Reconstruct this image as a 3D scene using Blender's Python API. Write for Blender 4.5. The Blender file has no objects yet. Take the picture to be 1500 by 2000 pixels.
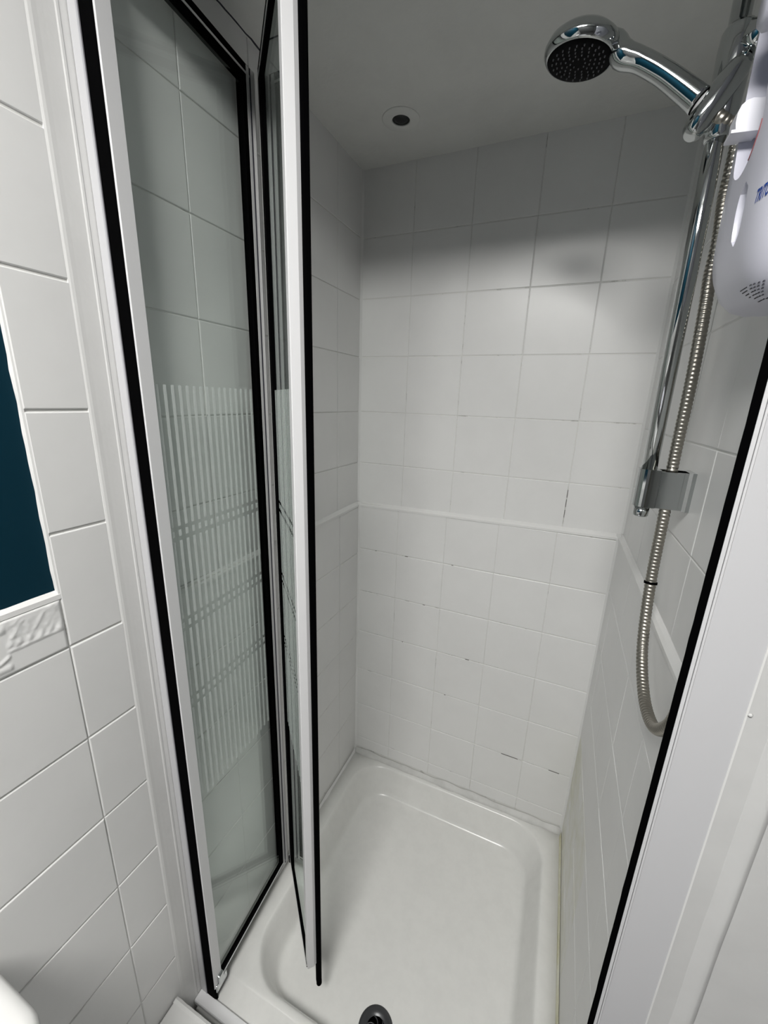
import bpy, bmesh, math, random
from mathutils import Vector, Matrix, Euler, noise

random.seed(7)
C = bpy.context.scene.collection
S = bpy.context.scene
H = 1.48                     # height of the camera above the bathroom floor; z below is measured from the camera, then raised by H

# ------------------------------------------------------------------ camera
cam_d = bpy.data.cameras.new('camera')
cam = bpy.data.objects.new('camera', cam_d)
C.objects.link(cam)
RW = ((0.91452539, 0.13522702, -0.38125708),
      (0.40329916, -0.23136107, 0.88533714),
      (0.03151346, -0.96342395, -0.26612251))
right = Vector((RW[0][0], RW[1][0], RW[2][0]))
down = Vector((RW[0][1], RW[1][1], RW[2][1]))
fwd = Vector((RW[0][2], RW[1][2], RW[2][2]))
m = Matrix((( right.x, -down.x, -fwd.x, 0), (right.y, -down.y, -fwd.y, 0), (right.z, -down.z, -fwd.z, H), (0, 0, 0, 1)))
cam.matrix_world = m
cam_d.sensor_fit = 'HORIZONTAL'
cam_d.sensor_width = 36.0
cam_d.lens = 36.0 * 788.92 / 1500.0
cam_d.clip_start = 0.01
S.camera = cam

# ------------------------------------------------------------------ world, exposure
w = bpy.data.worlds.new('world')
S.world = w
w.use_nodes = True
w.node_tree.nodes['Background'].inputs['Color'].default_value = (0.02, 0.022, 0.024, 1)
w.node_tree.nodes['Background'].inputs['Strength'].default_value = 0.3
S.view_settings.view_transform = 'Standard'
S.view_settings.look = 'None'
S.view_settings.gamma = 1.0
S.view_settings.use_curve_mapping = False
S.view_settings.exposure = 0.0
LAMP_POWER = 53.0
LAMP_POS = (-0.12, -0.52, 0.71)

# ------------------------------------------------------------------ helpers
def mat(name, col, rough=0.5, metal=0.0, bump=0.0, bscale=40.0, mottle=0.0, mscale=6.0, spec=0.5, tint=None, coat=0.0):
    M = bpy.data.materials.new(name); M.use_nodes = True
    nt = M.node_tree; b = nt.nodes['Principled BSDF']
    b.inputs['Base Color'].default_value = (*col, 1)
    b.inputs['Roughness'].default_value = rough
    b.inputs['Metallic'].default_value = metal
    b.inputs['Specular IOR Level'].default_value = spec
    if coat: b.inputs['Coat Weight'].default_value = coat
    if bump or mottle:
        tc = nt.nodes.new('ShaderNodeNewGeometry')
    if bump:
        n = nt.nodes.new('ShaderNodeTexNoise'); n.inputs['Scale'].default_value = bscale
        n.inputs['Detail'].default_value = 3
        nt.links.new(tc.outputs['Position'], n.inputs['Vector'])
        bp = nt.nodes.new('ShaderNodeBump'); bp.inputs['Strength'].default_value = bump
        bp.inputs['Distance'].default_value = 0.002
        nt.links.new(n.outputs['Fac'], bp.inputs['Height'])
        nt.links.new(bp.outputs['Normal'], b.inputs['Normal'])
    if mottle:
        n2 = nt.nodes.new('ShaderNodeTexNoise'); n2.inputs['Scale'].default_value = mscale
        n2.inputs['Detail'].default_value = 5; n2.inputs['Roughness'].default_value = 0.65
        nt.links.new(tc.outputs['Position'], n2.inputs['Vector'])
        mx = nt.nodes.new('ShaderNodeMix'); mx.data_type = 'RGBA'
        mx.inputs['A'].default_value = (*[c * (1 - mottle) for c in (tint or col)], 1)
        mx.inputs['B'].default_value = (*col, 1)
        rp = nt.nodes.new('ShaderNodeMapRange')
        rp.inputs['From Min'].default_value = 0.35; rp.inputs['From Max'].default_value = 0.6
        nt.links.new(n2.outputs['Fac'], rp.inputs['Value'])
        nt.links.new(rp.outputs['Result'], mx.inputs['Factor'])
        nt.links.new(mx.outputs['Result'], b.inputs['Base Color'])
    return M

def grout_mat(name, col, dark, lo, hi, scale):
    """painted joint with a few mouldy marks of their own"""
    M = mat(name, col, 0.45)
    nt = M.node_tree; b = nt.nodes['Principled BSDF']
    g = nt.nodes.new('ShaderNodeNewGeometry')
    n = nt.nodes.new('ShaderNodeTexNoise'); n.inputs['Scale'].default_value = scale
    n.inputs['Detail'].default_value = 6; n.inputs['Roughness'].default_value = 0.7
    nt.links.new(g.outputs['Position'], n.inputs['Vector'])
    r = nt.nodes.new('ShaderNodeMapRange'); r.inputs['From Min'].default_value = lo; r.inputs['From Max'].default_value = hi
    nt.links.new(n.outputs['Fac'], r.inputs['Value'])
    mx = nt.nodes.new('ShaderNodeMix'); mx.data_type = 'RGBA'
    mx.inputs['A'].default_value = (*col, 1); mx.inputs['B'].default_value = (*dark, 1)
    nt.links.new(r.outputs['Result'], mx.inputs['Factor'])
    nt.links.new(mx.outputs['Result'], b.inputs['Base Color'])
    return M

def glass_mat(name, tint, f0=0.05, haze=None, hazefac=0.0):
    M = bpy.data.materials.new(name); M.use_nodes = True
    nt = M.node_tree; nt.nodes.clear()
    out = nt.nodes.new('ShaderNodeOutputMaterial')
    tr = nt.nodes.new('ShaderNodeBsdfTransparent'); tr.inputs['Color'].default_value = (*tint, 1)
    gl = nt.nodes.new('ShaderNodeBsdfGlossy'); gl.inputs['Roughness'].default_value = 0.02
    gl.inputs['Color'].default_value = (0.93, 1.0, 0.97, 1)
    lw = nt.nodes.new('ShaderNodeLayerWeight'); lw.inputs['Blend'].default_value = 0.5
    pw = nt.nodes.new('ShaderNodeMath'); pw.operation = 'POWER'; pw.inputs[1].default_value = 5.0
    nt.links.new(lw.outputs['Facing'], pw.inputs[0])
    ma = nt.nodes.new('ShaderNodeMath'); ma.operation = 'MULTIPLY_ADD'
    ma.inputs[1].default_value = 1 - f0; ma.inputs[2].default_value = f0
    nt.links.new(pw.outputs[0], ma.inputs[0])
    mx = nt.nodes.new('ShaderNodeMixShader')
    nt.links.new(ma.outputs[0], mx.inputs['Fac'])
    base = tr.outputs[0]
    if haze:
        df = nt.nodes.new('ShaderNodeBsdfDiffuse'); df.inputs['Color'].default_value = (*haze, 1)
        tl = nt.nodes.new('ShaderNodeBsdfTranslucent'); tl.inputs['Color'].default_value = (*haze, 1)
        m1 = nt.nodes.new('ShaderNodeMixShader'); m1.inputs['Fac'].default_value = 0.4
        nt.links.new(df.outputs[0], m1.inputs[1]); nt.links.new(tl.outputs[0], m1.inputs[2])
        m2 = nt.nodes.new('ShaderNodeMixShader'); m2.inputs['Fac'].default_value = hazefac
        nt.links.new(tr.outputs[0], m2.inputs[1]); nt.links.new(m1.outputs[0], m2.inputs[2])
        base = m2.outputs[0]
    nt.links.new(base, mx.inputs[1]); nt.links.new(gl.outputs[0], mx.inputs[2])
    nt.links.new(mx.outputs[0], out.inputs['Surface'])
    return M

class MB:
    """collects shapes and links them as one mesh object"""
    def __init__(s): s.v = []; s.f = []; s.sm = []
    def add(s, vs, fs, smooth=False):
        o = len(s.v); s.v += [Vector(p) for p in vs]
        s.f += [[i + o for i in f] for f in fs]; s.sm += [smooth] * len(fs)
    def box(s, x0, x1, y0, y1, z0, z1, M=None, bev=0.0):
        if bev:
            bm = bmesh.new(); bmesh.ops.create_cube(bm, size=1)
            for v in bm.verts:
                v.co = Vector(((x0 + x1) / 2 + v.co.x * (x1 - x0), (y0 + y1) / 2 + v.co.y * (y1 - y0), (z0 + z1) / 2 + v.co.z * (z1 - z0)))
            bmesh.ops.bevel(bm, geom=list(bm.edges), offset=bev, segments=2, profile=0.5, affect='EDGES')
            bm.verts.index_update()
            vs = [v.co.copy() for v in bm.verts]; fs = [[v.index for v in f.verts] for f in bm.faces]; bm.free()
        else:
            vs = [Vector(p) for p in ((x0, y0, z0), (x1, y0, z0), (x1, y1, z0), (x0, y1, z0), (x0, y0, z1), (x1, y0, z1), (x1, y1, z1), (x0, y1, z1))]
            fs = [(3, 2, 1, 0), (4, 5, 6, 7), (0, 1, 5, 4), (1, 2, 6, 5), (2, 3, 7, 6), (3, 0, 4, 7)]
        if M is not None: vs = [M @ p for p in vs]
        s.add(vs, fs)
    def prism(s, pts, z0, z1, M=None, smooth=False):
        n = len(pts)
        vs = [Vector((x, y, z0)) for x, y in pts] + [Vector((x, y, z1)) for x, y in pts]
        if M is not None: vs = [M @ p for p in vs]
        s.add(vs, [[i, (i + 1) % n, n + (i + 1) % n, n + i] for i in range(n)], smooth)
        s.add(vs, [list(range(n))[::-1], [n + i for i in range(n)]])
    def loft(s, loops, cap0=True, cap1=True, smooth=True):
        n = len(loops[0]); vs = [p for l in loops for p in l]; fs = []
        for k in range(len(loops) - 1):
            for i in range(n):
                j = (i + 1) % n
                fs.append([k * n + i, k * n + j, (k + 1) * n + j, (k + 1) * n + i])
        s.add(vs, fs, smooth)
        caps = []
        if cap0: caps.append(list(range(n))[::-1])
        if cap1: caps.append([(len(loops) - 1) * n + i for i in range(n)])
        if caps: s.add(vs, caps, False)
    def tube(s, pts, r, seg=16, caps=True):
        pts = [Vector(p) for p in pts]; n = len(pts)
        rr = r if isinstance(r, (list, tuple)) else [r] * n
        t0 = (pts[1] - pts[0]).normalized()
        a = t0.orthogonal().normalized(); loops = []
        for i, p in enumerate(pts):
            t = (pts[min(i + 1, n - 1)] - pts[max(i - 1, 0)]).normalized()
            a = (a - t * a.dot(t)).normalized(); b = t.cross(a)
            loops.append([p + (a * math.cos(2 * math.pi * k / seg) + b * math.sin(2 * math.pi * k / seg)) * rr[i] for k in range(seg)])
        s.loft(loops, caps, caps)
    def lathe(s, prof, origin, axis, seg=32, smooth=True, caps=True):
        """prof: (radius, height along axis)"""
        o = Vector(origin); ax = Vector(axis).normalized(); a = ax.orthogonal().normalized(); b = ax.cross(a)
        loops = [[o + ax * h + (a * math.cos(2 * math.pi * k / seg) + b * math.sin(2 * math.pi * k / seg)) * max(r, 1e-5) for k in range(seg)] for r, h in prof]
        s.loft(loops, caps, caps, smooth)
    def build(s, name, material, parent=None, lift=True):
        me = bpy.data.meshes.new(name)
        dz = Vector((0, 0, H if lift else 0))
        me.from_pydata([p + dz for p in s.v], [], s.f)
        me.polygons.foreach_set('use_smooth', s.sm)
        me.update()
        bm = bmesh.new(); bm.from_mesh(me)
        bmesh.ops.remove_doubles(bm, verts=bm.verts, dist=1e-6)
        bmesh.ops.recalc_face_normals(bm, faces=bm.faces); bm.to_mesh(me); bm.free()
        o = bpy.data.objects.new(name, me); C.objects.link(o)
        if material: me.materials.append(material)
        if parent is not None: o.parent = parent; o.matrix_parent_inverse = parent.matrix_basis.inverted()
        return o

def thing(name, label, cat, loc, group=None):
    o = bpy.data.objects.new(name, None); C.objects.link(o)
    o.location = (loc[0], loc[1], loc[2] + H); o.empty_display_size = 0.05
    o['label'] = label; o['category'] = cat
    if group: o['group'] = group
    return o
def tag(o, label, cat): o['label'] = label; o['category'] = cat; return o
def struct(o, label=None):
    o['kind'] = 'structure'
    if label: o['label'] = label
    return o

def rrect(x0, x1, y0, y1, r, n=6, z=0.0):
    """rounded rectangle, counter-clockwise, n+1 points per corner; r one radius or four"""
    rs = r if isinstance(r, (list, tuple)) else [r] * 4
    P = []
    for (cx, cy, a0, q) in ((x1 - rs[0], y1 - rs[0], 0, rs[0]), (x0 + rs[1], y1 - rs[1], 90, rs[1]), (x0 + rs[2], y0 + rs[2], 180, rs[2]), (x1 - rs[3], y0 + rs[3], 270, rs[3])):
        for k in range(n + 1):
            t = math.radians(a0 + 90 * k / n)
            P.append(Vector((cx + q * math.cos(t), cy + q * math.sin(t), z)))
    return P

# ------------------------------------------------------------------ materials
W = 0.745
M_tile = mat('painted_tile', (W, W, W * 0.99), 0.34, bump=0.05, bscale=55, mottle=0.04, mscale=5)
M_grout = grout_mat('painted_joint', (W * .93, W * .93, W * .9), (0.22, 0.21, 0.19), 0.60, 0.72, 14)
M_joint = grout_mat('wet_wall_joint', (W * .90, W * .90, W * .87), (0.13, 0.125, 0.11), 0.57, 0.72, 17)
M_bead = mat('white_silicone', (0.72, 0.72, 0.71), 0.3, bump=0.15, bscale=60)
M_bead_y = mat('yellowed_silicone', (0.60, 0.60, 0.50), 0.4, bump=0.2, bscale=50, mottle=0.2, mscale=14, tint=(0.6, 0.58, 0.38))
M_paint = mat('white_paint', (0.74, 0.74, 0.73), 0.35, bump=0.12, bscale=70, mottle=0.04, mscale=8)
M_ceil = mat('ceiling_paint', (0.70, 0.705, 0.68), 0.7, bump=0.25, bscale=120, mottle=0.06, mscale=9)
M_rim = mat('dirty_silicone', (0.58, 0.58, 0.565), 0.55, bump=0.2, bscale=60, mottle=0.12, mscale=20)
M_mould = mat('mould', (0.16, 0.155, 0.145), 0.8)
M_teal = mat('teal_paint', (0.0002, 0.022, 0.038), 0.6, spec=0.15, bump=0.08, bscale=90)
M_alu = mat('white_aluminium', (0.72, 0.72, 0.73), 0.35)
M_alu_g = mat('grey_aluminium', (0.40, 0.40, 0.43), 0.35, metal=0.2)
M_jamb = mat('pale_grey_aluminium', (0.53, 0.53, 0.545), 0.4)
M_nib = mat('offwhite_wall_paint', (0.56, 0.56, 0.555), 0.5, bump=0.12, bscale=70, mottle=0.06, mscale=9)
M_ridge = mat('worn_white_aluminium', (0.60, 0.60, 0.61), 0.35)
M_silver = mat('satin_silver', (0.66, 0.66, 0.66), 0.32, metal=0.25)
M_gloom = mat('mid_grey_paint', (0.10, 0.102, 0.105), 0.5)
M_stain = mat('stained_tile', (W, W, W * .97), 0.34, bump=0.05, bscale=55, mottle=0.16, mscale=9, tint=(W, W * .99, W * .80))
M_black = mat('black_rubber', (0.0006, 0.0006, 0.0008), 0.9, spec=0.03)
M_chrome = mat('chrome', (0.52, 0.54, 0.54), 0.06, metal=1.0)
M_hose = mat('hose_chrome', (0.36, 0.34, 0.30), 0.36, metal=1.0)
M_tray = mat('tray_acrylic', (0.72, 0.72, 0.70), 0.24, bump=0.05, bscale=80, mottle=0.04, mscale=30)
M_glass = glass_mat('clear_glass', (0.978, 0.992, 0.985), 0.05)
M_frost = glass_mat('frosted_print', (0.95, 0.98, 0.97), 0.04, (0.86, 0.89, 0.875), 0.66)
M_plastic = mat('lavender_white_plastic', (0.62, 0.62, 0.70), 0.32)
M_plastic_w = mat('white_plastic', (0.78, 0.78, 0.84), 0.3)
M_red = mat('red_print', (0.30, 0.09, 0.10), 0.5)
M_dark = mat('dark_groove', (0.03, 0.03, 0.045), 0.6)
M_blue = mat('blue_print', (0.006, 0.05, 0.30), 0.4)
M_greylabel = mat('grey_print', (0.30, 0.31, 0.31), 0.5)
M_nozzle = mat('grey_rubber', (0.16, 0.16, 0.17), 0.5)
M_face = mat('black_plastic', (0.0015, 0.0015, 0.002), 0.6, spec=0.05)
M_drain = mat('dull_dark_chrome', (0.045, 0.047, 0.05), 0.3, metal=0.3)
M_ceramic = mat('white_ceramic', (0.74, 0.74, 0.73), 0.12)
M_floor = mat('grey_vinyl', (0.07, 0.07, 0.07), 0.5, mottle=0.2, mscale=12)

XL, XR, YB = -0.571, 0.168, 1.114      # tile faces of left, right and back wall above the ledge
ZR = -1.283                             # tray rim
ZC = 0.574                             # shower ceiling
ZTOP = 0.78                            # bathroom ceiling
ZF = -H                                # bathroom floor
YD = 0.386                             # front face of the door frame

# ------------------------------------------------------------------ tiles
tile_cache = {}
def tile_mesh(du, dv, th, bev, material):
    key = (round(du, 4), round(dv, 4), round(th, 4), bev, material.name)
    if key in tile_cache: return tile_cache[key]
    hu, hv = du / 2, dv / 2
    def ring(i, z): return [(-hu + i, -hv + i, z), (hu - i, -hv + i, z), (hu - i, hv - i, z), (-hu + i, hv - i, z)]
    vs = ring(0, 0) + ring(0, th - bev) + ring(bev * .35, th - bev * .35) + ring(bev, th)
    fs = []
    for k in range(3):
        for i in range(4):
            j = (i + 1) % 4; fs.append((k * 4 + i, k * 4 + j, k * 4 + 4 + j, k * 4 + 4 + i))
    fs.append((12, 13, 14, 15))
    me = bpy.data.meshes.new('tile'); me.from_pydata(vs, [], fs); me.update()
    me.materials.append(material); tile_cache[key] = me
    return me
GAP = 0.0024
def tiles(parent, base, U, V, us, vs, th, gu=GAP, gv=GAP, bev=.0016, mfun=None):
    """lays separate tiles on the plane base + u*U + v*V, faces along U x V"""
    U, V, base = Vector(U), Vector(V), Vector(base); N = U.cross(V)
    for i in range(len(us) - 1):
        for j in range(len(vs) - 1):
            u0, u1, v0, v1 = us[i], us[i + 1], vs[j], vs[j + 1]
            me = tile_mesh(u1 - u0 - gu, v1 - v0 - gv, th, bev, (mfun and mfun(i, j)) or M_tile)
            o = bpy.data.objects.new('tile', me); C.objects.link(o)
            p = base + U * ((u0 + u1) / 2) + V * ((v0 + v1) / 2) + N * random.uniform(-.0003, .0002)
            Mx = Matrix((( U.x, V.x, N.x, p.x), (U.y, V.y, N.y, p.y), (U.z, V.z, N.z, p.z + H), (0, 0, 0, 1)))
            Mx = Mx @ Euler((random.gauss(0, .0016), random.gauss(0, .0016), 0)).to_matrix().to_4x4()
            o.parent = parent; o.matrix_basis = Mx

# ---------------- left wall
b = MB(); b.box(XL - .12, XL - .0055, -1.32, YB + .12, ZF, ZTOP)
wall_left = struct(b.build('wall_left', M_teal))
TH = 0.012
b = MB()
b.box(XL - TH, XL - .0018, .2712, .3445, -.26, ZTOP)              # joints bed of the tile column
b.box(XL - TH, XL - .0018, -1.3, .3445, ZF, -.2600)
b.box(XL - TH, XL - .0018, .386, YB, ZR - .1, ZC)
b.build('grout', M_grout, wall_left)
rowsL = [-1.388, -1.237, -1.087, -.937, -.787, -.637, -.486, -.334]
colsL = [-.945, -.795, -.645, -.495, -.345, -.185, -.033, .119, .2700]
BL = (XL - TH, 0, 0)
tiles(wall_left, BL, (0, 1, 0), (0, 0, 1), colsL, rowsL, TH, .0011, .0028)
tiles(wall_left, BL, (0, 1, 0), (0, 0, 1), [.2700, .3450], rowsL + [-.1755, -.0245, .127, .280, .432, .584, .77], TH, .0011, .0028)
# smooth filled strip between the cut tiles and the shower frame
b = MB()
pr = [(XL - TH, .3415), (XL + .0001, .3415), (XL + .0009, .3440), (XL + .0012, .3475), (XL + .0009, .353), (XL + .0008, .360), (XL + .0008, .372), (XL + .0016, .3735), (XL + .0016, .376), (XL + .0008, .3775), (XL + .0008, .3858), (XL - TH, .3858)]
b.prism(pr, ZF, ZTOP, smooth=False); b.build('filled_edge_strip', M_paint, wall_left)
# wavy white filler ledge where the tiling stops below and beside the teal paint
b = MB(); n = 60; lo = []
for i in range(n + 1):
    y = -1.3 + (1.3 + .2712) * i / n
    wv = .0022 * noise.noise(Vector((y * 30, 3, 1))) + .001 * noise.noise(Vector((y * 90, 1, 7)))
    lo.append([Vector((XL - .0062, y, -.2625)), Vector((XL - .0002, y, -.2625)), Vector((XL - .0004, y, -.2560)), Vector((XL - .0062, y, -.2500 + wv))])
b.loft(lo, smooth=False); b.build('filler_ledge', M_bead, wall_left)
b = MB(); lo = []
for i in range(n + 1):
    z = -.256 + (ZTOP + .256) * i / n
    wv = .0015 * noise.noise(Vector((z * 30, 9, 1)))
    lo.append([Vector((XL - .0062, .2715, z)), Vector((XL - .0006, .2715, z)), Vector((XL - .0010, .2690, z)), Vector((XL - .0062, .2675 + wv, z))])
b.loft(lo, smooth=False); b.build('filler_edge', M_bead, wall_left)
# relief border tiles
def relief(u, v, kind):
    """u, v in metres on the tile (0.149 wide, 0.075 high)"""
    h = 0.0
    def ridge(d, wd, amp): return amp * max(0.0, 1 - (d / wd) ** 2) if abs(d) < wd else 0.0
    kind = 0 if u > .088 else 1
    if kind == 0:      # leaves above a thin twig line
        if v > .031:
            x = u * 150 + kind; y = v * 150
            h += .0016 * max(0, noise.noise(Vector((x * .9 + y * .2, y * .7 - x * .1, 2.3)))) * 1.1
            h += .0004 * noise.noise(Vector((x * 2.4, y * 2.1, 5)))
            for c in (.03, .052, .074, .10, .123):
                d = (u - c) * .8 + (v - .055) * -.55
                h += ridge(d, .0022, .0007) * (1 if .045 < v < .064 else 0)
        h += ridge(v - .030 - .0003 * math.sin(u * 300), .0020, .0010)
        for c in (.098, .109, .121, .132, .142): h += ridge(math.hypot((u - c) - (v - .036) * .5, (v - .036) * .6), .0042, .0009)
    else:              # scroll between two rails
        h += ridge(v - .060, .006, .0014) + ridge(v - .010, .005, .0013)
        for cx in (.045,):
            r = math.hypot(u - cx, (v - .034) * 1.25); a = math.atan2(v - .034, u - cx)
            for k in range(3):
                h += ridge(r - (.006 + .0085 * k + .00135 * a), .0026, .0013)
        h += ridge(v - .034 - .018 * math.sin((u - .1) * 45), .0028, .0013)
    e = min(u, .149 - u, v, .075 - v)
    return h if e > .004 else h * max(0, e / .004)
for k, y1 in enumerate([.2690, .1195, -.030, -.18, -.33]):
    nu, nv = 74, 38; wd, ht = (.149, .0705); vs = []; fs = []
    for j in range(nv + 1):
        for i in range(nu + 1):
            u = wd * i / nu; v = ht * j / nv
            hh = .0005 + relief(u, v, k % 2)
            if i in (0, nu) or j in (0, nv): hh = -.0015
            vs.append((XL + hh, y1 - wd + u, -.3335 + v))
    for j in range(nv):
        for i in range(nu):
            a = j * (nu + 1) + i; fs.append((a, a + 1, a + nu + 2, a + nu + 1))
    bb = MB(); bb.add(vs, fs, True); bb.build('relief_border_tile', M_tile, wall_left)

# left wall inside the shower: upper tiles, bead, lower tiles 8 mm prouder
PL = 0.008
colsI = [.388, .535, .685, .835, .985, 1.112]
tiles(wall_left, BL, (0, 1, 0), (0, 0, 1), colsI, [-.322, -.187, -.035, .118, .268, .42, ZC + .004], TH, .0012, .0018, .0013)
b = MB(); b.box(XL - TH, XL + PL - .0013, .392, YB, ZR - .1, -.324); b.build('grout', M_joint, wall_left)
tiles(wall_left, (XL - TH, 0, 0), (0, 1, 0), (0, 0, 1), colsI, [-1.258, -1.09, -.937, -.785, -.635, -.482, -.326], TH + PL, .0009, .0024, .0013)
def bead(parent, p0, p1, nrm, name='joint_bead', d=PL, h=.0115, material=None):
    """chamfered silicone ledge from p0 to p1 on a wall of normal nrm"""
    p0, p1, nrm = Vector(p0), Vector(p1), Vector(nrm); n = 40; lo = []
    for i in range(n + 1):
        p = p0.lerp(p1, i / n); q = noise.noise(p * 40) * .0009
        lo.append([p + nrm * -.001 + Vector((0, 0, -h * .6)), p + nrm * (d + .0016 + q) + Vector((0, 0, -h * .6)), p + nrm * (d + .0014 + q) + Vector((0, 0, -h * .1)),
                   p + nrm * (d * .55 + .001) + Vector((0, 0, h * .3 + q)), p + nrm * (.0008) + Vector((0, 0, h * .6 + q)), p + nrm * -.001 + Vector((0, 0, h * .6))])
    bb = MB(); bb.loft(lo, smooth=False); return bb.build(name, material or M_bead, parent)
bead(wall_left, (XL, .392, -.330), (XL, YB, -.318), (1, 0, 0))

# ---------------- back wall
b = MB(); b.box(XL - .02, XR + .12, YB + .012, YB + .13, ZF, ZTOP)
wall_back = struct(b.build('wall_back', M_paint))
b = MB(); b.box(XL, XR, YB + .0012, YB + .0125, -.32, ZC); b.box(XL, XR, YB - PL + .0013, YB + .0125, ZR - .1, -.314)
b.build('grout', M_joint, wall_back)
BB = (0, YB + TH, 0)
tiles(wall_back, BB, (1, 0, 0), (0, 0, 1), [XL + .001, -.423, -.272, -.1205, .029, XR - .001], [-.313, -.187, -.034, .119, .270, .418, ZC + .004], TH, .0012, .0018, .0013)
tiles(wall_back, BB, (1, 0, 0), (0, 0, 1), [XL + PL + .001, -.429, -.278, -.130, .019, XR - PL - .001], [-1.258, -1.212, -1.066, -.917, -.766, -.615, -.465, -.318], TH + PL, .0009, .0024, .0013)
bead(wall_back, (XL, YB, -.318), (XR, YB, -.3085), (0, -1, 0))

# ---------------- right wall: shower side, rounded outer corner, face towards the bathroom
YN = 0.3850
pts = [(XR + .012, YB + .13), (XR + .012, .3985), (XR + .002, .3985), (XR, .395)]
pts += [(XR, YN)]
pts += [(1.02, YN), (1.02, YN + .12), (XR + .12, YN + .12), (XR + .12, YB + .13)]
b = MB(); b.prism(pts, ZF, ZTOP)
wall_right = struct(b.build('wall_right', M_nib))
b = MB(); lo = []                                        # vertical plaster ridge and a drip of paint on the wall beside the frame
for i in range(61):
    z = ZF + (ZTOP - ZF) * i / 60; c = .2035 + .0012 * noise.noise(Vector((z * 9, 1, 5)))
    lo.append([Vector((c + dx, YN - dy * (1 + .3 * noise.noise(Vector((z * 25, 7, 1)))), z)) for dx, dy in ((-.016, -.001), (-.012, .0003), (-.007, .0011), (-.003, .0026), (0, .0034), (.0025, .0028), (.0042, .0010), (.0055, .0004), (.006, -.001))])
b.loft(lo, smooth=True); b.build('plaster_ridge', M_nib, wall_right)
b = MB(); b.lathe([(.0003, .0016), (.0014, .0012), (.0021, 0)], (.163 + .012, YN, -.245), (0, -1, 0), 12); b.build('paint_drip', M_nib, wall_right)
b = MB(); b.box(XR + .0010, XR + .0125, .399, YB, -.31, ZC); b.box(XR - PL + .0010, XR + .0125, .399, YB, ZR - .1, -.306)
b.build('grout', M_grout, wall_right)
BR = (XR + TH, 0, 0)
cR = [-1.112, -1.043, -.893, -.743, -.597, -.444, -.400]
tiles(wall_right, BR, (0, -1, 0), (0, 0, 1), cR, [-.304, -.179, -.044, .106, .257, .408, ZC + .004], TH, .0012, .0018, .0013)
cR2 = [-1.104, -1.03, -.88, -.73, -.58, -.43, -.400]
tiles(wall_right, BR, (0, -1, 0), (0, 0, 1), cR2, [-1.258, -1.20, -1.052, -.902, -.752, -.602, -.447, -.310], TH + PL, .0002, .0021, .0006, lambda i, j: M_stain if i < 3 and j < 3 else None)
bead(wall_right, (XR, YB, -.3085), (XR, .399, -.300), (-1, 0, 0))
# silicone in the corners and round the tray
def corner(parent, x, y, z0, z1, sx, sy, r=.007, material=None):
    bb = MB(); pr = [(x - sx * .002, y - sy * .002), (x + sx * r, y - sy * .002), (x + sx * r * .35, y + sy * r * .35), (x - sx * .002, y + sy * r)]
    bb.prism(pr, z0, z1); bb.build('corner_bead', material or M_tile, parent)
b = MB()
for x_, z_, l_ in ((-.396, -.4650, .010), (-.250, -.4652, .006), (-.33, -.6150, .007), (-.395, -.7662, .004), (-.18, -.7660, .012), (-.24, -.9172, .005), (-.02, -1.0665, .05), (.11, -1.066, .03), (-.5, -.4648, .004)):
    b.box(x_ - l_ / 2, x_ + l_ / 2, YB - PL - .0003, YB - PL + .0010, z_ - .0008, z_ + .0008)
for z_ in (-.215, -.24, -.268): b.box(.0283, .0296, YB - .0003, YB + .0010, z_ - .010, z_ + .010)
b.build('mould_marks', M_mould, wall_back)
corner(wall_back, XL, YB, -.31, ZC, 1, -1); corner(wall_back, XR, YB, -.30, ZC, -1, -1)
corner(wall_back, XL + PL, YB - PL, ZR, -.31, 1, -1); corner(wall_back, XR - PL, YB - PL, ZR, -.30, -1, -1)

# ---------------- front wall, far wall, header, floor, ceilings
b = MB(); b.box(XL - .12, 1.14, -1.42, -1.3, ZF, ZTOP); struct(b.build('wall_front', M_gloom))
b = MB(); b.box(1.02, 1.14, -1.3, YN + .12, ZF, ZTOP); struct(b.build('wall_outer', M_gloom))
b = MB(); b.box(XL, XR, YD + .004, YD + .05, .545, ZTOP); struct(b.build('wall_header', M_paint))
b = MB(); b.box(XL - .12, 1.14, -1.42, YB + .13, ZF - .1, ZF); struct(b.build('floor', M_floor))
b = MB(); b.box(XL - .12, 1.14, -1.42, YD + .05, ZTOP, ZTOP + .1); struct(b.build('ceiling', M_paint))
b = MB(); b.box(XL, XR, YD + .05, YB + .0125, ZC, ZC + .1); ceil = struct(b.build('ceiling_shower', M_ceil))
b = MB(); n = 30; lo = []
for i in range(n + 1):                                   # open crack between ceiling and left wall
    y = .44 + .34 * i / n; q = .002 * noise.noise(Vector((y * 60, 0, 0))); wd = .0012 + .001 * abs(noise.noise(Vector((y * 25, 4, 0))))
    x = XL + .004 + q
    lo.append([Vector((x - wd, y, ZC - .0004)), Vector((x + wd, y, ZC - .0004)), Vector((x + wd, y, ZC + .002)), Vector((x - wd, y, ZC + .002))])
b.loft(lo, smooth=False); b.build('crack', M_dark, ceil)

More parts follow.
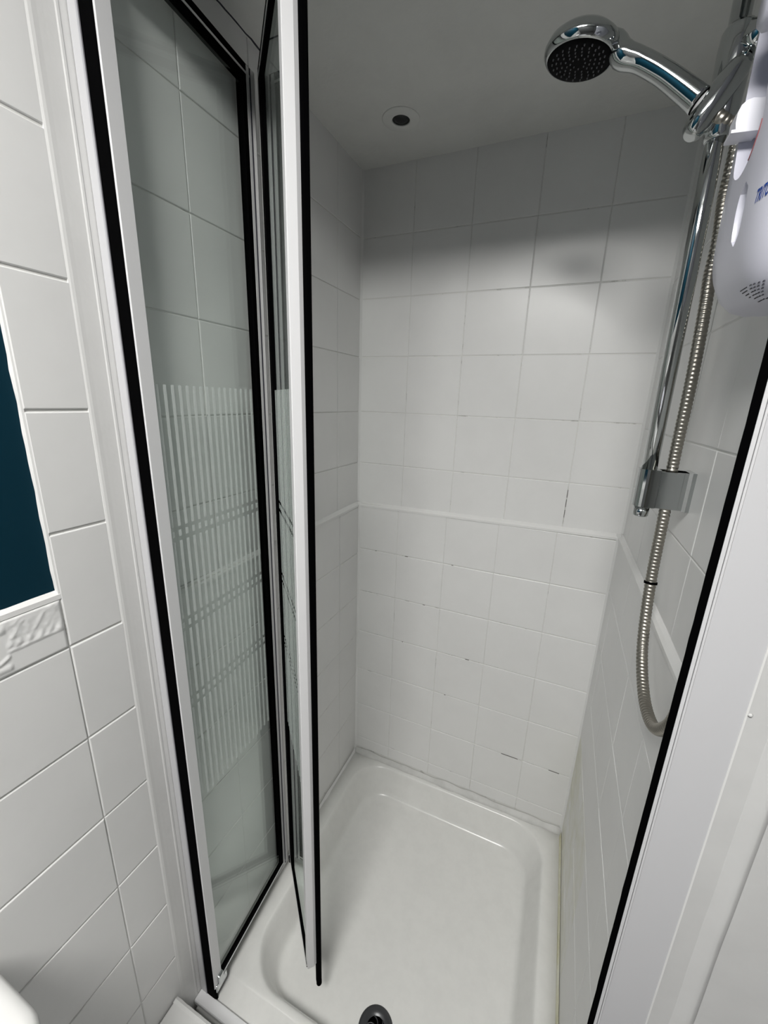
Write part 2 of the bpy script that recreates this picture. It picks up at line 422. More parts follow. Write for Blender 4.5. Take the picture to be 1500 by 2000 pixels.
# ------------------------------------------------------------------ shower tray
tray = thing('shower_tray', 'white low shower tray with rounded sunken floor between the tiled walls', 'shower tray', (-.2, .74, ZF))
x0, x1, y0, y1 = XL + PL + .001, XR - PL - .001, .362, YB - PL - .001
lx0, lx1, ly0, ly1, lr = -.516, .113, .447, 1.086, .100
def tl(ins, z, fi=None):
    fi = ins if fi is None else fi
    return rrect(lx0 + ins, lx1 - ins, ly0 + fi, ly1 - ins, max(.03, lr - ins * .35), 10, z)
loops = [rrect(x0, x1, y0, y1, .002, 10, ZF), rrect(x0, x1, y0, y1, .002, 10, ZR - .002), rrect(x0 + .002, x1 - .002, y0 + .002, y1 - .002, .003, 10, ZR),
         rrect(x0 + .004, x1 - .004, .428, y1 - .004, .003, 10, ZR), rrect(x0 + .0045, x1 - .0045, .4305, y1 - .0045, .003, 10, ZR + .0040),
         tl(-.004, ZR + .0040), tl(0, ZR + .0034), tl(.003, ZR + .0010), tl(.006, ZR - .004), tl(.010, ZR - .012), tl(.033, ZR - .062, .022), tl(.037, ZR - .070, .025), tl(.042, ZR - .075, .028), tl(.049, ZR - .078, .032), tl(.060, ZR - .079, .036)]
b = MB(); b.loft(loops, True, True); tb = b.build('basin', M_tray, tray)
# silicone round the rim
def rim_bead(p0, p1, nrm, material, h=.011, seed=0):
    p0, p1, nrm = Vector(p0), Vector(p1), Vector(nrm); n = 50; lo = []
    for i in range(n + 1):
        p = p0.lerp(p1, i / n); q = 1 + .35 * noise.noise(p * 25 + Vector((seed, 0, 0)))
        lo.append([p - nrm * .001 - Vector((0, 0, .001)), p + nrm * h * .9 * q - Vector((0, 0, .001)), p + nrm * h * .35 * q + Vector((0, 0, h * .35 * q)), p + Vector((0, 0, h * q)), p - nrm * .001 + Vector((0, 0, h * q))])
    bb = MB(); bb.loft(lo, smooth=True); return bb.build('rim_silicone', material, tray)
rim_bead((x0, y1, ZR), (x1, y1, ZR), (0, -1, 0), M_rim, .020)
rim_bead((x1, .40, ZR), (x1, y1, ZR), (-1, 0, 0), M_bead_y, .010, 5)
rim_bead((x0, .40, ZR), (x0, y1, ZR), (1, 0, 0), M_bead, .012, 9)
# drain
dz = ZR - .079
dr = MB(); dr.lathe([(.0005, -.001), (.0395, -.001), (.0395, .0016), (.038, .0034), (.0345, .0042), (.0235, .0030), (.0215, .0012), (.0005, .0008)], (-.206, .526, dz), (0, 0, 1), 40)
dro = dr.build('drain', M_drain, tray); dro['label'] = 'dark grey drain waste'
dk = MB(); dk.lathe([(.0003, .0012), (.0212, .0012), (.0212, .0016), (.0003, .0016)], (-.206, .526, dz), (0, 0, 1), 32); dk.build('drain_hole', M_black, dro)
gr = MB()
for k in range(6):
    P = []
    for i in range(7):
        r = .003 + .0185 * i / 6; t = k * math.pi / 3 + 1.1 * i / 6
        P.append((-.206 + r * math.cos(t), 0.526 + r * math.sin(t), dz + .0022))
    gr.tube(P, .0012, 6)
gr.lathe([(.0003, .0012), (.0042, .0012), (.0042, .003), (.0003, .003)], (-.206, .526, dz), (0, 0, 1), 16)
gr.build('drain_grate', M_drain, dro)

# white boxed step in front of the tray
b = MB(); lo = [rrect(XL + .002, XR - .002, .125, .330, .004, 3, ZF), rrect(XL + .002, XR - .002, .125, .330, .004, 3, -1.192), rrect(XL + .005, XR - .005,   .128, .327, .004, 3, -1.188)]
b.loft(lo, smooth=False)
step = b.build('boxed_step', M_paint); tag(step, 'white painted boxed step on the floor in front of the shower', 'step')
b = MB(); n = 24; lo = []
for i in range(n + 1):
    x = XL + .003 + .30 * i / n; q = .0016 * noise.noise(Vector((x * 60, 2, 2)))
    lo.append([Vector((x, .3305 + q, -1.196)), Vector((x, .333 + q, -1.190)), Vector((x, .328, -1.1865 + q * .5)), Vector((x, .322 + q, -1.1875))])
b.loft(lo, smooth=False); b.build('caulk_line', M_bead, step)

# ------------------------------------------------------------------ fixed door frame
fr = thing('shower_door_frame', 'white fixed frame with black seals lining the shower opening', 'frame', (-.2, YD, ZR))
zb, zt = ZR + .002, .515
b = MB()   # left channel
b.prism([(XL + .001, .386), (XL + .0195, .386), (XL + .0195, .410), (XL + .017, .410), (XL + .017, .4015), (XL + .001, .4015)], zb, zt + .03)
b.box(XL + .0165, XL + .0195, .3846, .387, zb, zt + .03); b.build('wall_channel', M_alu_g, fr)
b = MB(); b.box(XL + .0020, XL + .0185, .3852, .3862, zb, zt + .03); b.build('channel_cover', M_jamb, fr)
b = MB(); b.box(XL + .0196, -.5290, .3868, .3935, zb, zt + .03); b.box(XL + .0205, -.5290, .3858, .387, zb, zt + .03); b.build('black_seal', M_black, fr)
b = MB()   # right channel with a ridged inner lip
b.prism([(.1320, .3840), (.1716, .3840), (.1716, .3848), (.1672, .3848), (.1672, .398), (.1320, .398)], zb, zt + .03); b.build('wall_channel', M_jamb, fr)
b = MB()
b.prism([(.1263, .3825), (.1290, .3825), (.1290, .398), (.1263, .398)], zb, zt + .03)
b.prism([(.1299, .3830), (.1315, .3830), (.1315, .398), (.1299, .398)], zb, zt + .03)
b.build('ridged_lip', M_ridge, fr)
b = MB(); b.box(.1290, .1299, .3850, .3975, zb, zt + .03); b.box(.1315, .1320, .3860, .3975, zb, zt + .03); b.build('lip_groove', M_alu_g, fr)
b = MB(); n = 120; lo = []
for i in range(n + 1):
    z = zb + (zt - zb) * i / n; q = .0004 * noise.noise(Vector((z * 50, 1, 1))) + .00025 * noise.noise(Vector((z * 170, 1, 3)))
    lo.append([Vector((.1206 + q, .3830, z)), Vector((.1263, .3830, z)), Vector((.1263, .3870, z)), Vector((.1216 + q, .3870, z))])
b.loft(lo, smooth=False); b.build('black_seal', M_black, fr)
b = MB(); b.prism([(XR + .0036, .3836), (XR + .0050, .3836), (XR + .0050, .3848), (XR + .0036, .3848)], zb, zt + .03); b.build('caulk_line', M_bead, fr)
b = MB(); b.box(XL + .002, XR - .002, .386, .418, zt, zt + .030); b.build('head_rail', M_alu, fr)
b = MB(); b.prism([(.366, ZR + .001), (.3875, ZR + .001), (.3875, ZR + .010), (.386, ZR + .012), (.3675, ZR + .012), (.366, ZR + .010)], XL + .002, XR - .002,
                  Matrix(((0, 0, 1, 0), (1, 0, 0, 0), (0, 1, 0, 0), (0, 0, 0, 1)))); b.build('threshold_track', M_alu, fr)

# ------------------------------------------------------------------ folding door: panel A (wall side) and panel B
door = thing('folding_shower_door', 'folded glass shower door with white stiles and frosted stripes', 'shower door', (-.53, .39, ZR))
def frame_of(o, d, side):
    """local: x along the panel, y out of its visible face, z up"""
    d = Vector((d[0], d[1], 0)).normalized(); nrm = Vector((d.y, -d.x, 0)) * side
    return Matrix(((d.x, nrm.x, 0, o[0]), (d.y, nrm.y, 0, o[1]), (0, 0, 1, 0), (0, 0, 0, 1)))
angA = math.radians(4.0)
dA = (-math.sin(angA), math.cos(angA))
oA = (-.527, .386)
LA = .284
zb0, zt0 = -1.244, .511
MA = frame_of(oA, dA, 1)
tA = .014
b = MB()
b.prism([(.001, -tA), (.0235, -tA), (.0235, -.0015), (.0220, 0), (.002, 0), (.001, -.001)], zb0 + .004, zt0, MA); b.build('stile', M_alu, door)
b = MB()
b.box(.0236, LA, -tA, 0, zt0 - .0125, zt0 - .0095, MA); b.box(.0236, LA, -tA, .0002, zb0 + .0085, zb0 + .0125, MA); b.build('rail', M_silver, door)
b = MB()
b.box(.0236, LA, -tA, -.0004, zt0 - .0095, zt0 + .001, MA); b.box(.0236, LA - .024, -tA + .001, -.0008, zt0 - .022, zt0 - .0125, MA)
b.box(.0236, LA - .024, -tA + .001, -.0008, zb0 + .0125, zb0 + .024, MA); b.box(.040, LA, -tA, -.0010, zb0 + .004, zb0 + .0085, MA)
b.box(LA - .0315, LA - .021, -tA + .001, -.0006, zb0 + .012, zt0 - .012, MA); b.build('gasket', M_black, door)
b = MB(); b.prism([(LA - .021, -tA), (LA - .001, -tA), (LA + .001, -.004), (LA - .0005, .0005), (LA - .004, .0015), (LA - .010, .0002), (LA - .0125, -.0012), (LA - .0145, .0002), (LA - .021, 0)], zb0, zt0, MA); b.build('fold_stile', M_silver, door)
b = MB(); b.prism([(LA - .0130, -.001), (LA - .0108, -.001), (LA - .0108, .0004), (LA - .0130, .0004)], zb0, zt0, MA); b.build('stile_groove', M_dark, door)
b = MB(); b.box(.0230, LA - .021, -.0090, -.0040, zb0 + .010, zt0 - .010, MA); ga = b.build('glass_pane', M_glass, door)
def stripes(Mx, x0, x1, yf, parent):
    sb = MB(); x = x0
    bands = [(.012, -.2000), (-.2065, -.2165), (-.2240, -.3570), (-.3640, -.3740), (-.3810, -.5070), (-.5140, -.5240), (-.5310, -.738)]
    while x < x1:
        for a0, a1 in bands: sb.box(x - .0025, x + .0025, yf, yf + .0003, a1, a0, Mx)
        x += .0138
    return sb.build('frosted_stripes', M_frost, parent)
stripes(MA, .0285, LA - .041, -.0039, ga)
b = MB()   # pivot foot at the hinge corner
b.box(.004, .036, -.012, .0015, zb0 - .014, zb0 + .008, MA, .002); b.box(.010, .024, -.004, .005, zb0 + .004, zb0 + .030, MA, .002); b.build('pivot_foot', M_chrome, door)
# panel B
f0 = (MA @ Vector((LA + .004, .002, 0)))
LB = .228
v = Vector((-.4945, .6805))
# free end of panel B, as it stands in the room
eB = Vector((-.3553, .4850))
dB = Vector((eB.x - f0.x, eB.y - f0.y)); LB = dB.length; dB.normalize()
MBm = frame_of((f0.x, f0.y), (dB.x, dB.y), 1)
if (MBm.to_3x3() @ Vector((0, 1, 0))).dot(Vector((-f0.x, -f0.y, 0))) < 0: MBm = frame_of((f0.x, f0.y), (dB.x, dB.y), -1)
tB = .020
b = MB(); b.prism([(LB - .020, 0), (LB - .0012, 0), (LB, -.0012), (LB, -.0140), (LB - .0035, -.0200), (LB - .020, -.0200)], zb0 + .036, zt0, MBm); b.build('stile', M_alu, door)
b = MB(); b.prism([(LB - .006, -.0195), (LB - .0030, -.0200), (LB - .0005, -.0215), (LB + .0002, -.0240), (LB - .0005, -.0295), (LB - .004, -.0315), (LB - .010, -.0315), (LB - .010, -.0195)], zb0 - .032, zt0 + .001, MBm); b.build('black_seal', M_black, door)
b = MB(); b.lathe([(.0003, 0), (.0045, 0), (.0062, .003), (.0062, .010), (.004, .014), (.0003, .0145)], MBm @ Vector((LB - .004, -.0255, zb0 - .038)), (0, 0, 1), 16); b.build('end_plug', M_black, door)
b = MB(); b.box(.012, LB - .020, -.013, .0002, zt0 - .0135, zt0 - .0100, MBm); b.box(.012, LB - .020, -.013, .0002, zb0 + .0085, zb0 + .0125, MBm); b.build('rail', M_silver, door)
b = MB()
b.box(.012, LB - .020, -.013, -.0004, zt0 - .0100, zt0 + .001, MBm); b.box(.012, LB - .020, -.012, -.0008, zt0 - .024, zt0 - .0135, MBm)
b.box(.012, LB - .020, -.012, -.0008, zb0 + .0125, zb0 + .024, MBm); b.box(.012, LB - .020, -.013, -.0010, zb0 + .004, zb0 + .0085, MBm)
b.box(-.003, .004, -.013, -.0015, zb0 - .004, zt0 + .004, MBm); b.box(.0165, .046, -.012, -.0004, zb0 + .010, zt0 - .010, MBm); b.build('gasket', M_black, door)
b = MB(); b.prism([(.004, -.014), (.0165, -.014), (.0165, -.0005), (.012, 0), (.010, -.001), (.004, -.001)], zb0, zt0, MBm); b.build('fold_stile', M_silver, door)
b = MB(); b.box(.0160, LB - .0205, -.0090, -.0040, zb0 + .010, zt0 - .010, MBm); gb = b.build('glass_pane', M_glass, door)
stripes(MBm, .0520, LB - .022, -.0039, gb)
b = MB(); b.box(-.004, .010, -.012, .002, zb0 - .010, zb0 + .002, MBm, .002); b.build('fold_hinge', M_black, door)

# ------------------------------------------------------------------ recessed ceiling light
rl = thing('recessed_light', 'small white recessed ceiling light with dark round lens', 'ceiling light', (-.405, .963, ZC))
b = MB(); b.lathe([(.0185, .0005), (.0400, .0005), (.0400, -.0010), (.0385, -.0018), (.030, -.0026), (.0225, -.0034), (.0198, -.0032), (.0185, -.0020), (.0185, .0005)], (-.405, .963, ZC), (0, 0, 1), 40, True, False); b.build('bezel', M_ceil, rl)
b = MB(); b.lathe([(.0003, .0004), (.0184, .0004), (.0184, -.0008), (.010, -.0014), (.0003, -.0018)], (-.405, .963, ZC), (0, 0, 1), 32)
b.build('lens', mat('dark_lens', (0.006, 0.007, 0.007), 0.12), rl)

# ------------------------------------------------------------------ riser rail with bracket and slider
RX, RY = .1165, .667
rail = thing('riser_rail', 'vertical chrome shower riser rail with slider on the right wall', 'shower rail', (RX, RY, -.150))
RT = Vector((RX - .0035, RY, .545)); RB = Vector((RX, RY, -.1475))
def rail_at(z): return RB.lerp(RT, (z - RB.z) / (RT.z - RB.z))
b = MB(); b.tube([RB + Vector((0, 0, .001)), RT], .0098, 32); b.build('pole', M_chrome, rail)
b = MB(); b.lathe([(.0003, -.0015), (.0085, -.0015), (.0100, 0), (.0100, .012), (.0003, .012)], RB, (0, 0, 1), 24); b.build('end_cap', M_chrome, rail)
def bracket(zc, hh, name='bracket'):
    p = rail_at(zc); zz0, zz1 = zc - hh, zc + hh; bb = MB()
    nose = []
    for k in range(13):
        t = math.radians(90 + 180 * k / 12); nose.append((p.x + .0128 * math.cos(t), p.y + .0150 * math.sin(t)))
    nose += [(p.x + .0130, p.y - .0150), (p.x + .0130, p.y + .0150)]
    bb.prism(nose, zz0, zz1, smooth=False)
    bb.box(p.x + .0130, XR - .008, p.y - .0165, p.y - .0125, zz0 + .001, zz1 - .001)
    bb.box(p.x + .0130, XR - .008, p.y + .0125, p.y + .0165, zz0 + .001, zz1 - .001)
    bb.prism([(XR - .008, p.y - .0165), (XR - .0045, p.y - .0195), (XR + .0002, p.y - .0195), (XR + .0002, p.y + .0195), (XR - .0045, p.y + .0195), (XR - .008, p.y + .0165)], zz0, zz1)
    return bb.build(name, M_chrome, rail)
bracket(-.107, .0265); bracket(.515, .0265)
# slider: sleeve, pebble-shaped cone holder, lock lever
p = rail_at(.352)
b = MB(); lo = []
for z, sx, sy in ((.300, .0125, .0125), (.304, .0145, .0145), (.330, .0150, .0155), (.356, .0165, .0175), (.385, .0170, .0180), (.399, .0160, .0170), (.403, .0140, .0150)):
    q = rail_at(z); lo.append([Vector((q.x + .002 + sx * math.cos(2 * math.pi * k / 28), q.y + sy * math.sin(2 * math.pi * k / 28), z)) for k in range(28)])
b.loft(lo); b.build('slider_sleeve', M_chrome, rail)
b = MB(); b.tube([(p.x + .006, RY - .010, .388), (p.x + .0185, RY - .012, .384), (p.x + .031, RY - .010, .380)], [.0135, .0150, .0125], 20); b.build('lock_knob', M_chrome, rail)
# ------------------------------------------------------------------ hand shower
hc = Vector((-.0449, .6636, .4090)); hn = Vector((-.126, .033, -.991)).normalized()
hs = thing('hand_shower', 'chrome hand shower with black spray face held on the rail slider', 'shower head', (.09, .66, .33))
b = MB(); b.lathe([(.0385, .0005), (.0400, -.0010), (.0425, -.0040), (.0432, -.0090), (.0405, -.0160), (.0340, -.0215), (.0240, -.0250), (.0120, -.0268), (.0005, -.0272)][::-1] + [(.0003, .0003)], hc, hn, 48)
head = b.build('head_shell', M_chrome, hs)
b = MB(); b.lathe([(.0003, .0022), (.012, .0022), (.030, .0016), (.0372, .0008), (.0388, -.0010), (.0003, -.0012)], hc, hn, 48); face = b.build('spray_face', M_face, hs); face['label'] = 'black round spray face'
aa = hn.orthogonal().normalized(); ab = hn.cross(aa); b = MB()
for cnt, r in ((8, .0085), (12, .0140), (16, .0195), (20, .0250), (22, .0300)):
    for k in range(cnt):
        t = 2 * math.pi * (k + .5 * (cnt % 3)) / cnt; r2 = r + .0012 * math.sin(3 * t)
        b.lathe([(.0008, .0010), (.0010, .0020), (.0006, .0034)], hc + (aa * math.cos(t) + ab * math.sin(t)) * r2, hn, 6)
nz = b.build('nozzles', M_nozzle, face); nz['kind'] = 'stuff'
def hp(px, py, Y):
    v_ = (right * ((px - 750) / 788.92) + down * ((py - 1000) / 788.92) + fwd); return v_ * (Y / v_.y)
hpath = [hc - hn * .0110, hc - hn * .0112 + Vector((.033, 0, 0)), hp(1216, 107, .662), hp(1250, 118, .661), hp(1292, 141, .660), hp(1329, 168, .659), hp(1366, 198, .658)]
hr = [.0092, .0106, .0134, .0112, .0113, .0122, .0130]
def smooth_path(P, R, n=5):
    out, rad = [], []
    for i in range(len(P) - 1):
        p0, p1, p2, p3 = P[max(i - 1, 0)], P[i], P[i + 1], P[min(i + 2, len(P) - 1)]
        for k in range(n):
            t = k / n; t2, t3 = t * t, t * t * t
            out.append(.5 * ((2 * p1) + (p2 - p0) * t + (2 * p0 - 5 * p1 + 4 * p2 - p3) * t2 + (3 * p1 - p0 - 3 * p2 + p3) * t3)); rad.append(R[i] + (R[i + 1] - R[i]) * t)
    out.append(P[-1]); rad.append(R[-1]); return out, rad
P_, R_ = smooth_path(hpath, hr)
b = MB(); b.tube(P_, R_, 28); b.build('handle', M_chrome, hs)
b = MB(); b.tube([P_[-1] - (P_[-1] - P_[-2]).normalized() * .001, P_[-1] + (P_[-1] - P_[-2]).normalized() * .0012], .0124, 24); b.build('handle_ring', M_black, hs)
ax = (P_[-1] - P_[-3]).normalized()
cone0 = P_[-1] + ax * .0012; cone1 = P_[-1] + ax * .024
b = MB(); b.tube([cone0, cone0 + ax * .006, cone1], [.0118, .0118, .0100], 24); b.build('hose_nut', M_silver, hs)
# holder lobe of the slider round the cone
b = MB(); hc2 = cone0 + ax * .010; up = Vector((.52, 0, .85)).normalized(); lo = []
for k, (t, ra, rb) in enumerate(((-.031, .006, .007), (-.027, .0105, .0125), (-.018, .0135, .0160), (0, .0145, .0175), (.018, .0140, .0170), (.034, .0125, .0150), (.043, .0095, .0115), (.047, .005, .006))):
    c_ = hc2 + up * t + Vector((.0035, 0, 0)); e1 = up.cross(Vector((0, 1, 0))).normalized(); e2 = Vector((0, 1, 0))
    lo.append([c_ + e1 * ra * math.cos(2 * math.pi * q / 24) + e2 * rb * math.sin(2 * math.pi * q / 24) for q in range(24)])
b.loft(lo); b.build('cone_holder', M_chrome, rail)

# ------------------------------------------------------------------ hose
hose = thing('shower_hose', 'ribbed metal shower hose looping down beside the riser rail', 'hose', (.145, .64, -.34))
def hpx(px, py, X):
    v_ = (right * ((px - 750) / 788.92) + down * ((py - 1000) / 788.92) + fwd); return v_ * (X / v_.x)
hpts = [cone1 - ax * .004, cone1 + ax * .010, Vector((.1335, .664, .303)), *[hpx(q, w, e) for q, w, e in ((1427, 336, .137), (1414, 390, .138), (1403, 470, .139), (1386, 540, .1395), (1377, 600, .140), (1351, 740, .141), (1316, 900, .1425), (1298, 1000, .1432))],
        Vector((.1430, .6460, -.2405)), Vector((.1435, .6160, -.3255)), Vector((.1445, .5650, -.3660)), Vector((.1452, .5120, -.3700)), Vector((.1470, .4760, -.3500)), Vector((.1490, .4500, -.3050)), Vector((.1500, .4390, -.20)), Vector((.1500, .4360, .0835))]
P_, _ = smooth_path(hpts, [0] * len(hpts), 24)
seg_, L_ = [0.0], 0.0
for i in range(1, len(P_)): L_ += (P_[i] - P_[i - 1]).length; seg_.append(L_)
pitch = .0052; step_n = 6; N_ = int(L_ / pitch * step_n); pp, rr = [], []; j = 0
for i in range(N_ + 1):
    d = L_ * i / N_
    while j < len(seg_) - 2 and seg_[j + 1] < d: j += 1
    t = (d - seg_[j]) / max(1e-9, seg_[j + 1] - seg_[j]); pp.append(P_[j].lerp(P_[j + 1], t))
    ph = (i % step_n) / step_n; rr.append(.00655 + .00085 * (1 - abs(2 * ph - 1)) ** .6)
b = MB(); b.tube(pp, rr, 14); b.build('hose_coil', M_hose, hose)
i0 = min(range(len(pp)), key=lambda i: abs(pp[i].z + .2405) + (0 if pp[i].y > .6 else 9))
b = MB(); b.tube([pp[i0 - 2], pp[i0 + 2]], .0084, 18); b.build('rubber_ring', M_black, hose)
b = MB(); b.tube([pp[-1] - Vector((0, 0, .022)), pp[-1] - Vector((0, 0, .003))], .0098, 12); b.build('inlet_nut', M_silver, hose)

# ------------------------------------------------------------------ electric shower unit
un = thing('electric_shower', 'pale lavender-white electric shower box with dial mounted on the right wall', 'electric shower', (XR, .50, .08))
UY0, UY1, UZ0, UZ1 = .404, .594, .084, .470
def uloop(ins, wv, r):
    L = []
    for q in rrect(UY0 + ins, UY1 - ins, UZ0 + ins * 1.1, UZ1 - ins, [max(.02, r - ins), max(.02, r - ins), max(.02, r - ins), max(.012, r - ins)], 10):
        y, z = q.x, q.y
        t = (z - UZ0) / (UZ1 - UZ0); y += (y - UY0) / (UY1 - UY0) * (-.004 - .052 * max(0.0, 1 - t / .3))          # leans slightly wider at the top
        L.append(Vector((XR - wv * .93, y, z)))
    return L
b = MB(); b.loft([uloop(.008, .0005, .055), uloop(.008, .006, .055), uloop(.0035, .007, .055), uloop(0, .012, .055), uloop(0, .034, .055), uloop(.003, .044, .055), uloop(.010, .053, .058), uloop(.022, .0595, .06), uloop(.045, .0635, .07), uloop(.070, .065, .08)])
body = b.build('casing', M_plastic, un)
def cut(obj, mb):
    cu = mb.build('cutter', None)
    md = obj.modifiers.new('cut', 'BOOLEAN'); md.operation = 'DIFFERENCE'; md.object = cu; md.solver = 'EXACT'
    dg = bpy.context.evaluated_depsgraph_get(); me = bpy.data.meshes.new_from_object(obj.evaluated_get(dg))
    obj.modifiers.clear(); obj.data = me; bpy.data.objects.remove(cu)
def ux(px, py, X):
    v_ = (right * ((px - 750) / 788.92) + down * ((py - 1000) / 788.92) + fwd); return v_ * (X / v_.x)
def cast(px, py):
    d_ = (right * ((px - 750) / 788.92) + down * ((py - 1000) / 788.92) + fwd).normalized()
    hit, loc, nn, ii = body.ray_cast(Vector((0, 0, H)), d_)
    return Vector((loc.x, loc.y, loc.z - H)) if hit else None
# round bay for the dial, cut into the left edge of the casing
q1, q2, q3 = cast(1489, 232), cast(1462, 312), cast(1436, 352)
def circ(a_, b_, c_):
    ax_, ay_, bx_, by_, cx_, cy_ = a_.y, a_.z, b_.y, b_.z, c_.y, c_.z
    d_ = 2 * (ax_ * (by_ - cy_) + bx_ * (cy_ - ay_) + cx_ * (ay_ - by_))
    uy = ((ax_**2 + ay_**2) * (by_ - cy_) + (bx_**2 + by_**2) * (cy_ - ay_) + (cx_**2 + cy_**2) * (ay_ - by_)) / d_
    uz = ((ax_**2 + ay_**2) * (cx_ - bx_) + (bx_**2 + by_**2) * (ax_ - cx_) + (cx_**2 + cy_**2) * (bx_ - ax_)) / d_
    return uy, uz, math.hypot(ax_ - uy, ay_ - uz)
if q1 and q2 and q3: BY, BZ, BRD = circ(q1, q2, q3)
else: BY, BZ, BRD = .56, .25, .07
sl_ = cast(1443, 420)
tx_ = cast(1473, 398)
b = MB(); hull = []                       # stadium-shaped bay running up and back from the dial
B2 = (BY + .028, BZ + .085); dirv = Vector((B2[0] - BY, B2[1] - BZ)).normalized(); a0 = math.atan2(dirv.y, dirv.x)
for k in range(25):
    t = a0 + math.pi / 2 + math.pi * k / 24; hull.append((BY + BRD * math.cos(t), BZ + BRD * math.sin(t)))
for k in range(25):
    t = a0 - math.pi / 2 + math.pi * k / 24; hull.append((B2[0] + BRD * math.cos(t), B2[1] + BRD * math.sin(t)))
b.prism(hull, .06, XR - .036, Matrix(((0, 0, 1, 0), (1, 0, 0, 0), (0, 1, 0, 0), (0, 0, 0, 1))))
cut(body, b)
sl = sl_ or ux(1442, 420, .108)
b = MB(); lo = []
for k in range(9):
    t = -1 + 2 * k / 8; rr_ = math.sqrt(max(0.02, 1 - t ** 4))
    lo.append([Vector((sl.x + .0095 * rr_ * math.cos(2 * math.pi * q / 20), sl.y + .0095 * rr_ * math.sin(2 * math.pi * q / 20), sl.z + .023 * t)) for q in range(20)])
b.loft(lo); cut(body, b)
for pl in body.data.polygons: pl.use_smooth = False
bm = bmesh.new(); bm.from_mesh(body.data)
for f in bm.faces: f.smooth = True
for e in bm.edges:
    if len(e.link_faces) == 2 and e.calc_face_angle() > math.radians(32): e.smooth = False
bm.to_mesh(body.data); bm.free()
# dial in its bay
YK = .512
prof = [hp(px, py, YK) for px, py in ((1482, 250), (1437, 256), (1437, 240), (1441, 221), (1449, 205), (1460, 195), (1473, 190), (1488, 190), (1489, 225))]
b = MB(); b.lathe([(.0003, 0), (.022, 0), (.022, .006), (.020, .008), (.0003, .008)], (XR - .0355, .508, prof[1].z - .004), (-1, 0, 0), 40); dial = b.build('temperature_dial', M_plastic, un)
b = MB(); MX = Matrix(((1, 0, 0, 0), (0, 0, 1, 0), (0, 1, 0, 0), (0, 0, 0, 1)))
b.prism([(.131, prof[0].z)] + [(q.x, q.z) for q in prof[1:8]] + [(.131, prof[7].z)], YK, YK + .018, MX); b.build('dial_knob', M_plastic_w, dial)
e0, e1 = hp(1428, 257, YK - .001), hp(1484, 250, YK - .001)
b = MB(); b.prism([(e0.x, e0.z - .0012), (e1.x, e1.z - .0012), (e1.x, e1.z + .0012), (e0.x, e0.z + .0012)], YK - .001, YK + .0185, MX); b.build('knob_lip', M_plastic_w, dial)
b = MB(); b.lathe([(.0003, 0), (.017, 0), (.017, .012), (.014, .016), (.0003, .016)], ux(1506, 2, .104) + Vector((.012, 0, 0)), (-1, 0, 0), 28); b.build('power_knob', M_plastic, un)
# lettering and rating label, flat print on the casing
def front_x(y, z):
    hit, loc, nn, ii = body.ray_cast(Vector((-.3, y, z + H)), Vector((1, 0, 0)))
    return (loc.x, nn) if hit else (None, None)
ang1 = math.atan2(q1.z - BZ, q1.y - BY); ang2 = math.atan2(q2.z - BZ, q2.y - BY)
if ang2 - ang1 > math.pi: ang1 += 2 * math.pi
if ang1 - ang2 > math.pi: ang2 += 2 * math.pi
rb = MB(); run = []
for k in range(26):
    t = ang1 + (ang2 - ang1) * k / 25; y = BY + (BRD + .0008) * math.cos(t); z = BZ + (BRD + .0008) * math.sin(t)
    fx, nn = front_x(y, z)
    if fx is not None and fx < XR - .035: run.append(Vector((fx - .0003, y, z)))
if len(run) > 2: rb.tube(run, .0004, 6); rb.build('red_line', M_red, un)
def flat_text(txt, y, z, size, slant, material, name):
    cu = bpy.data.curves.new(name, 'FONT'); cu.body = txt; cu.size = size; cu.shear = .35; cu.extrude = 0.0; cu.offset = size * .022; cu.space_character = 1.0
    to = bpy.data.objects.new(name, cu); C.objects.link(to)
    dg = bpy.context.evaluated_depsgraph_get(); me = bpy.data.meshes.new_from_object(to.evaluated_get(dg)); bpy.data.objects.remove(to)
    bm = bmesh.new(); bm.from_mesh(me)
    bmesh.ops.triangulate(bm, faces=bm.faces); bmesh.ops.subdivide_edges(bm, edges=[e for e in bm.edges if e.calc_length() > .004], cuts=2)
    for v_ in bm.verts:
        yy = y - v_.co.x * .46 * math.cos(slant) + v_.co.y * math.sin(slant); zz = z + v_.co.y * math.cos(slant) + v_.co.x * math.sin(slant)
        fx, nn = front_x(yy, zz); v_.co = Vector(((fx if fx is not None else XR - .064) - .0004, yy, zz + H))
    bm.to_mesh(me); bm.free(); me.materials.append(material)
    o = bpy.data.objects.new(name, me); C.objects.link(o); o.parent = un; o.matrix_parent_inverse = un.matrix_basis.inverted(); return o
tp = tx_ or ux(1472, 398, .1035)
flat_text('TRITON', tp.y, tp.z, .0125, 0.0, M_blue, 'lettering')
b = MB()
lp0 = ux(1448, 615, .122)
for r in range(6):
    for k in range(11):
        y = lp0.y - .0035 * k - .0015 * r; z = UZ0 + .0125 - .0020 * r
        fx, nn = front_x(y, z)
        if fx is not None and (k + r) % 5 != 4: b.box(fx - .0003, fx + .0006, y - .0015, y + .0015, z - .0004, z + .0004)
if b.v:
    lb = b.build('rating_label', M_dark, un)

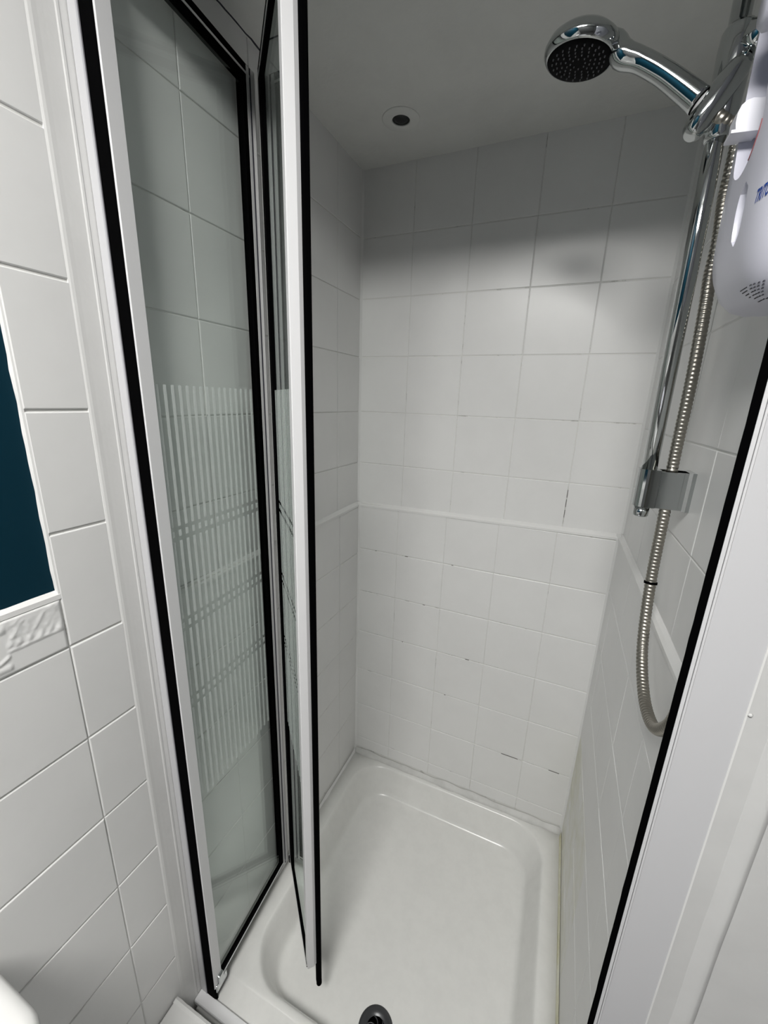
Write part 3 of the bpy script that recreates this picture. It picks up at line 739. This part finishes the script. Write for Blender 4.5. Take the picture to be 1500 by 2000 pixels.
# ------------------------------------------------------------------ toilet beside the step (only the corner of its cistern lid shows)
to = thing('toilet', 'white ceramic toilet whose cistern lid stands against the left wall', 'toilet', (-.45, -.08, ZF))
cx0, cx1, cy0, cy1 = XL + .004, -.407, -.27, .112
b = MB(); b.loft([rrect(cx0, cx1 - .018, cy0 + .02, cy1 - .02, .03, 6, -1.08), rrect(cx0, cx1 - .010, cy0 + .012, cy1 - .012, .035, 6, -.70), rrect(cx0, cx1 - .010, cy0 + .012, cy1 - .012, .035, 6, -.672)]); b.build('cistern', M_ceramic, to)
b = MB(); b.loft([rrect(cx0, cx1, cy0, cy1, .042, 8, -.674), rrect(cx0, cx1, cy0, cy1, .042, 8, -.658), rrect(cx0 + .004, cx1 - .004, cy0 + .004, cy1 - .004, .040, 8, -.652), rrect(cx0 + .012, cx1 - .012, cy0 + .012, cy1 - .012, .034, 8, -.649), rrect(cx0 + .03, cx1 - .03, cy0 + .03, cy1 - .03, .02, 8, -.648)]); b.build('cistern_lid', M_ceramic, to)
b = MB(); b.lathe([(.0003, 0), (.02, 0), (.02, .006), (.018, .008), (.0003, .008)], (-.49, -.08, -.6485), (0, 0, 1), 24); b.build('flush_button', M_chrome, to)
def ell(cx, rx, ry, z): return [Vector((cx + rx * math.cos(2 * math.pi * k / 32), -.08 + ry * math.sin(2 * math.pi * k / 32), z)) for k in range(32)]
b = MB(); b.loft([ell(-.30, .13, .10, ZF), ell(-.30, .12, .095, ZF + .15), ell(-.27, .18, .13, ZF + .28), ell(-.25, .225, .175, ZF + .38), ell(-.25, .225, .178, ZF + .40)]); b.build('bowl', M_ceramic, to)
b = MB(); b.loft([ell(-.25, .222, .176, ZF + .402), ell(-.25, .226, .180, ZF + .415), ell(-.25, .215, .17, ZF + .432), ell(-.25, .15, .11, ZF + .436)]); b.build('seat_lid', M_plastic_w, to)

# ------------------------------------------------------------------ bathroom ceiling lamp (the room's light, behind the camera)
lmp = thing('ceiling_lamp', 'round opal ceiling lamp lighting the bathroom behind the camera', 'lamp', (LAMP_POS[0], LAMP_POS[1], ZTOP))
b = MB(); b.lathe([(.0003, 0), (.275, 0), (.275, -.022), (.0003, -.022)], (LAMP_POS[0], LAMP_POS[1], ZTOP - .0005), (0, 0, 1), 32); b.build('lamp_base', M_alu, lmp)
Me = bpy.data.materials.new('opal_glow'); Me.use_nodes = True
nt = Me.node_tree; bs = nt.nodes['Principled BSDF']
bs.inputs['Base Color'].default_value = (.8, .8, .8, 1); bs.inputs['Emission Color'].default_value = (1.0, 0.985, 0.955, 1)
bs.inputs['Emission Strength'].default_value = LAMP_POWER
b = MB(); b.lathe([(.260, -.0226), (.258, -.038), (.245, -.052), (.200, -.060), (.10, -.064), (.0003, -.065)][::-1] + [(.0003, -.0226)], (LAMP_POS[0], LAMP_POS[1], ZTOP), (0, 0, 1), 24); b.build('diffuser', Me, lmp)
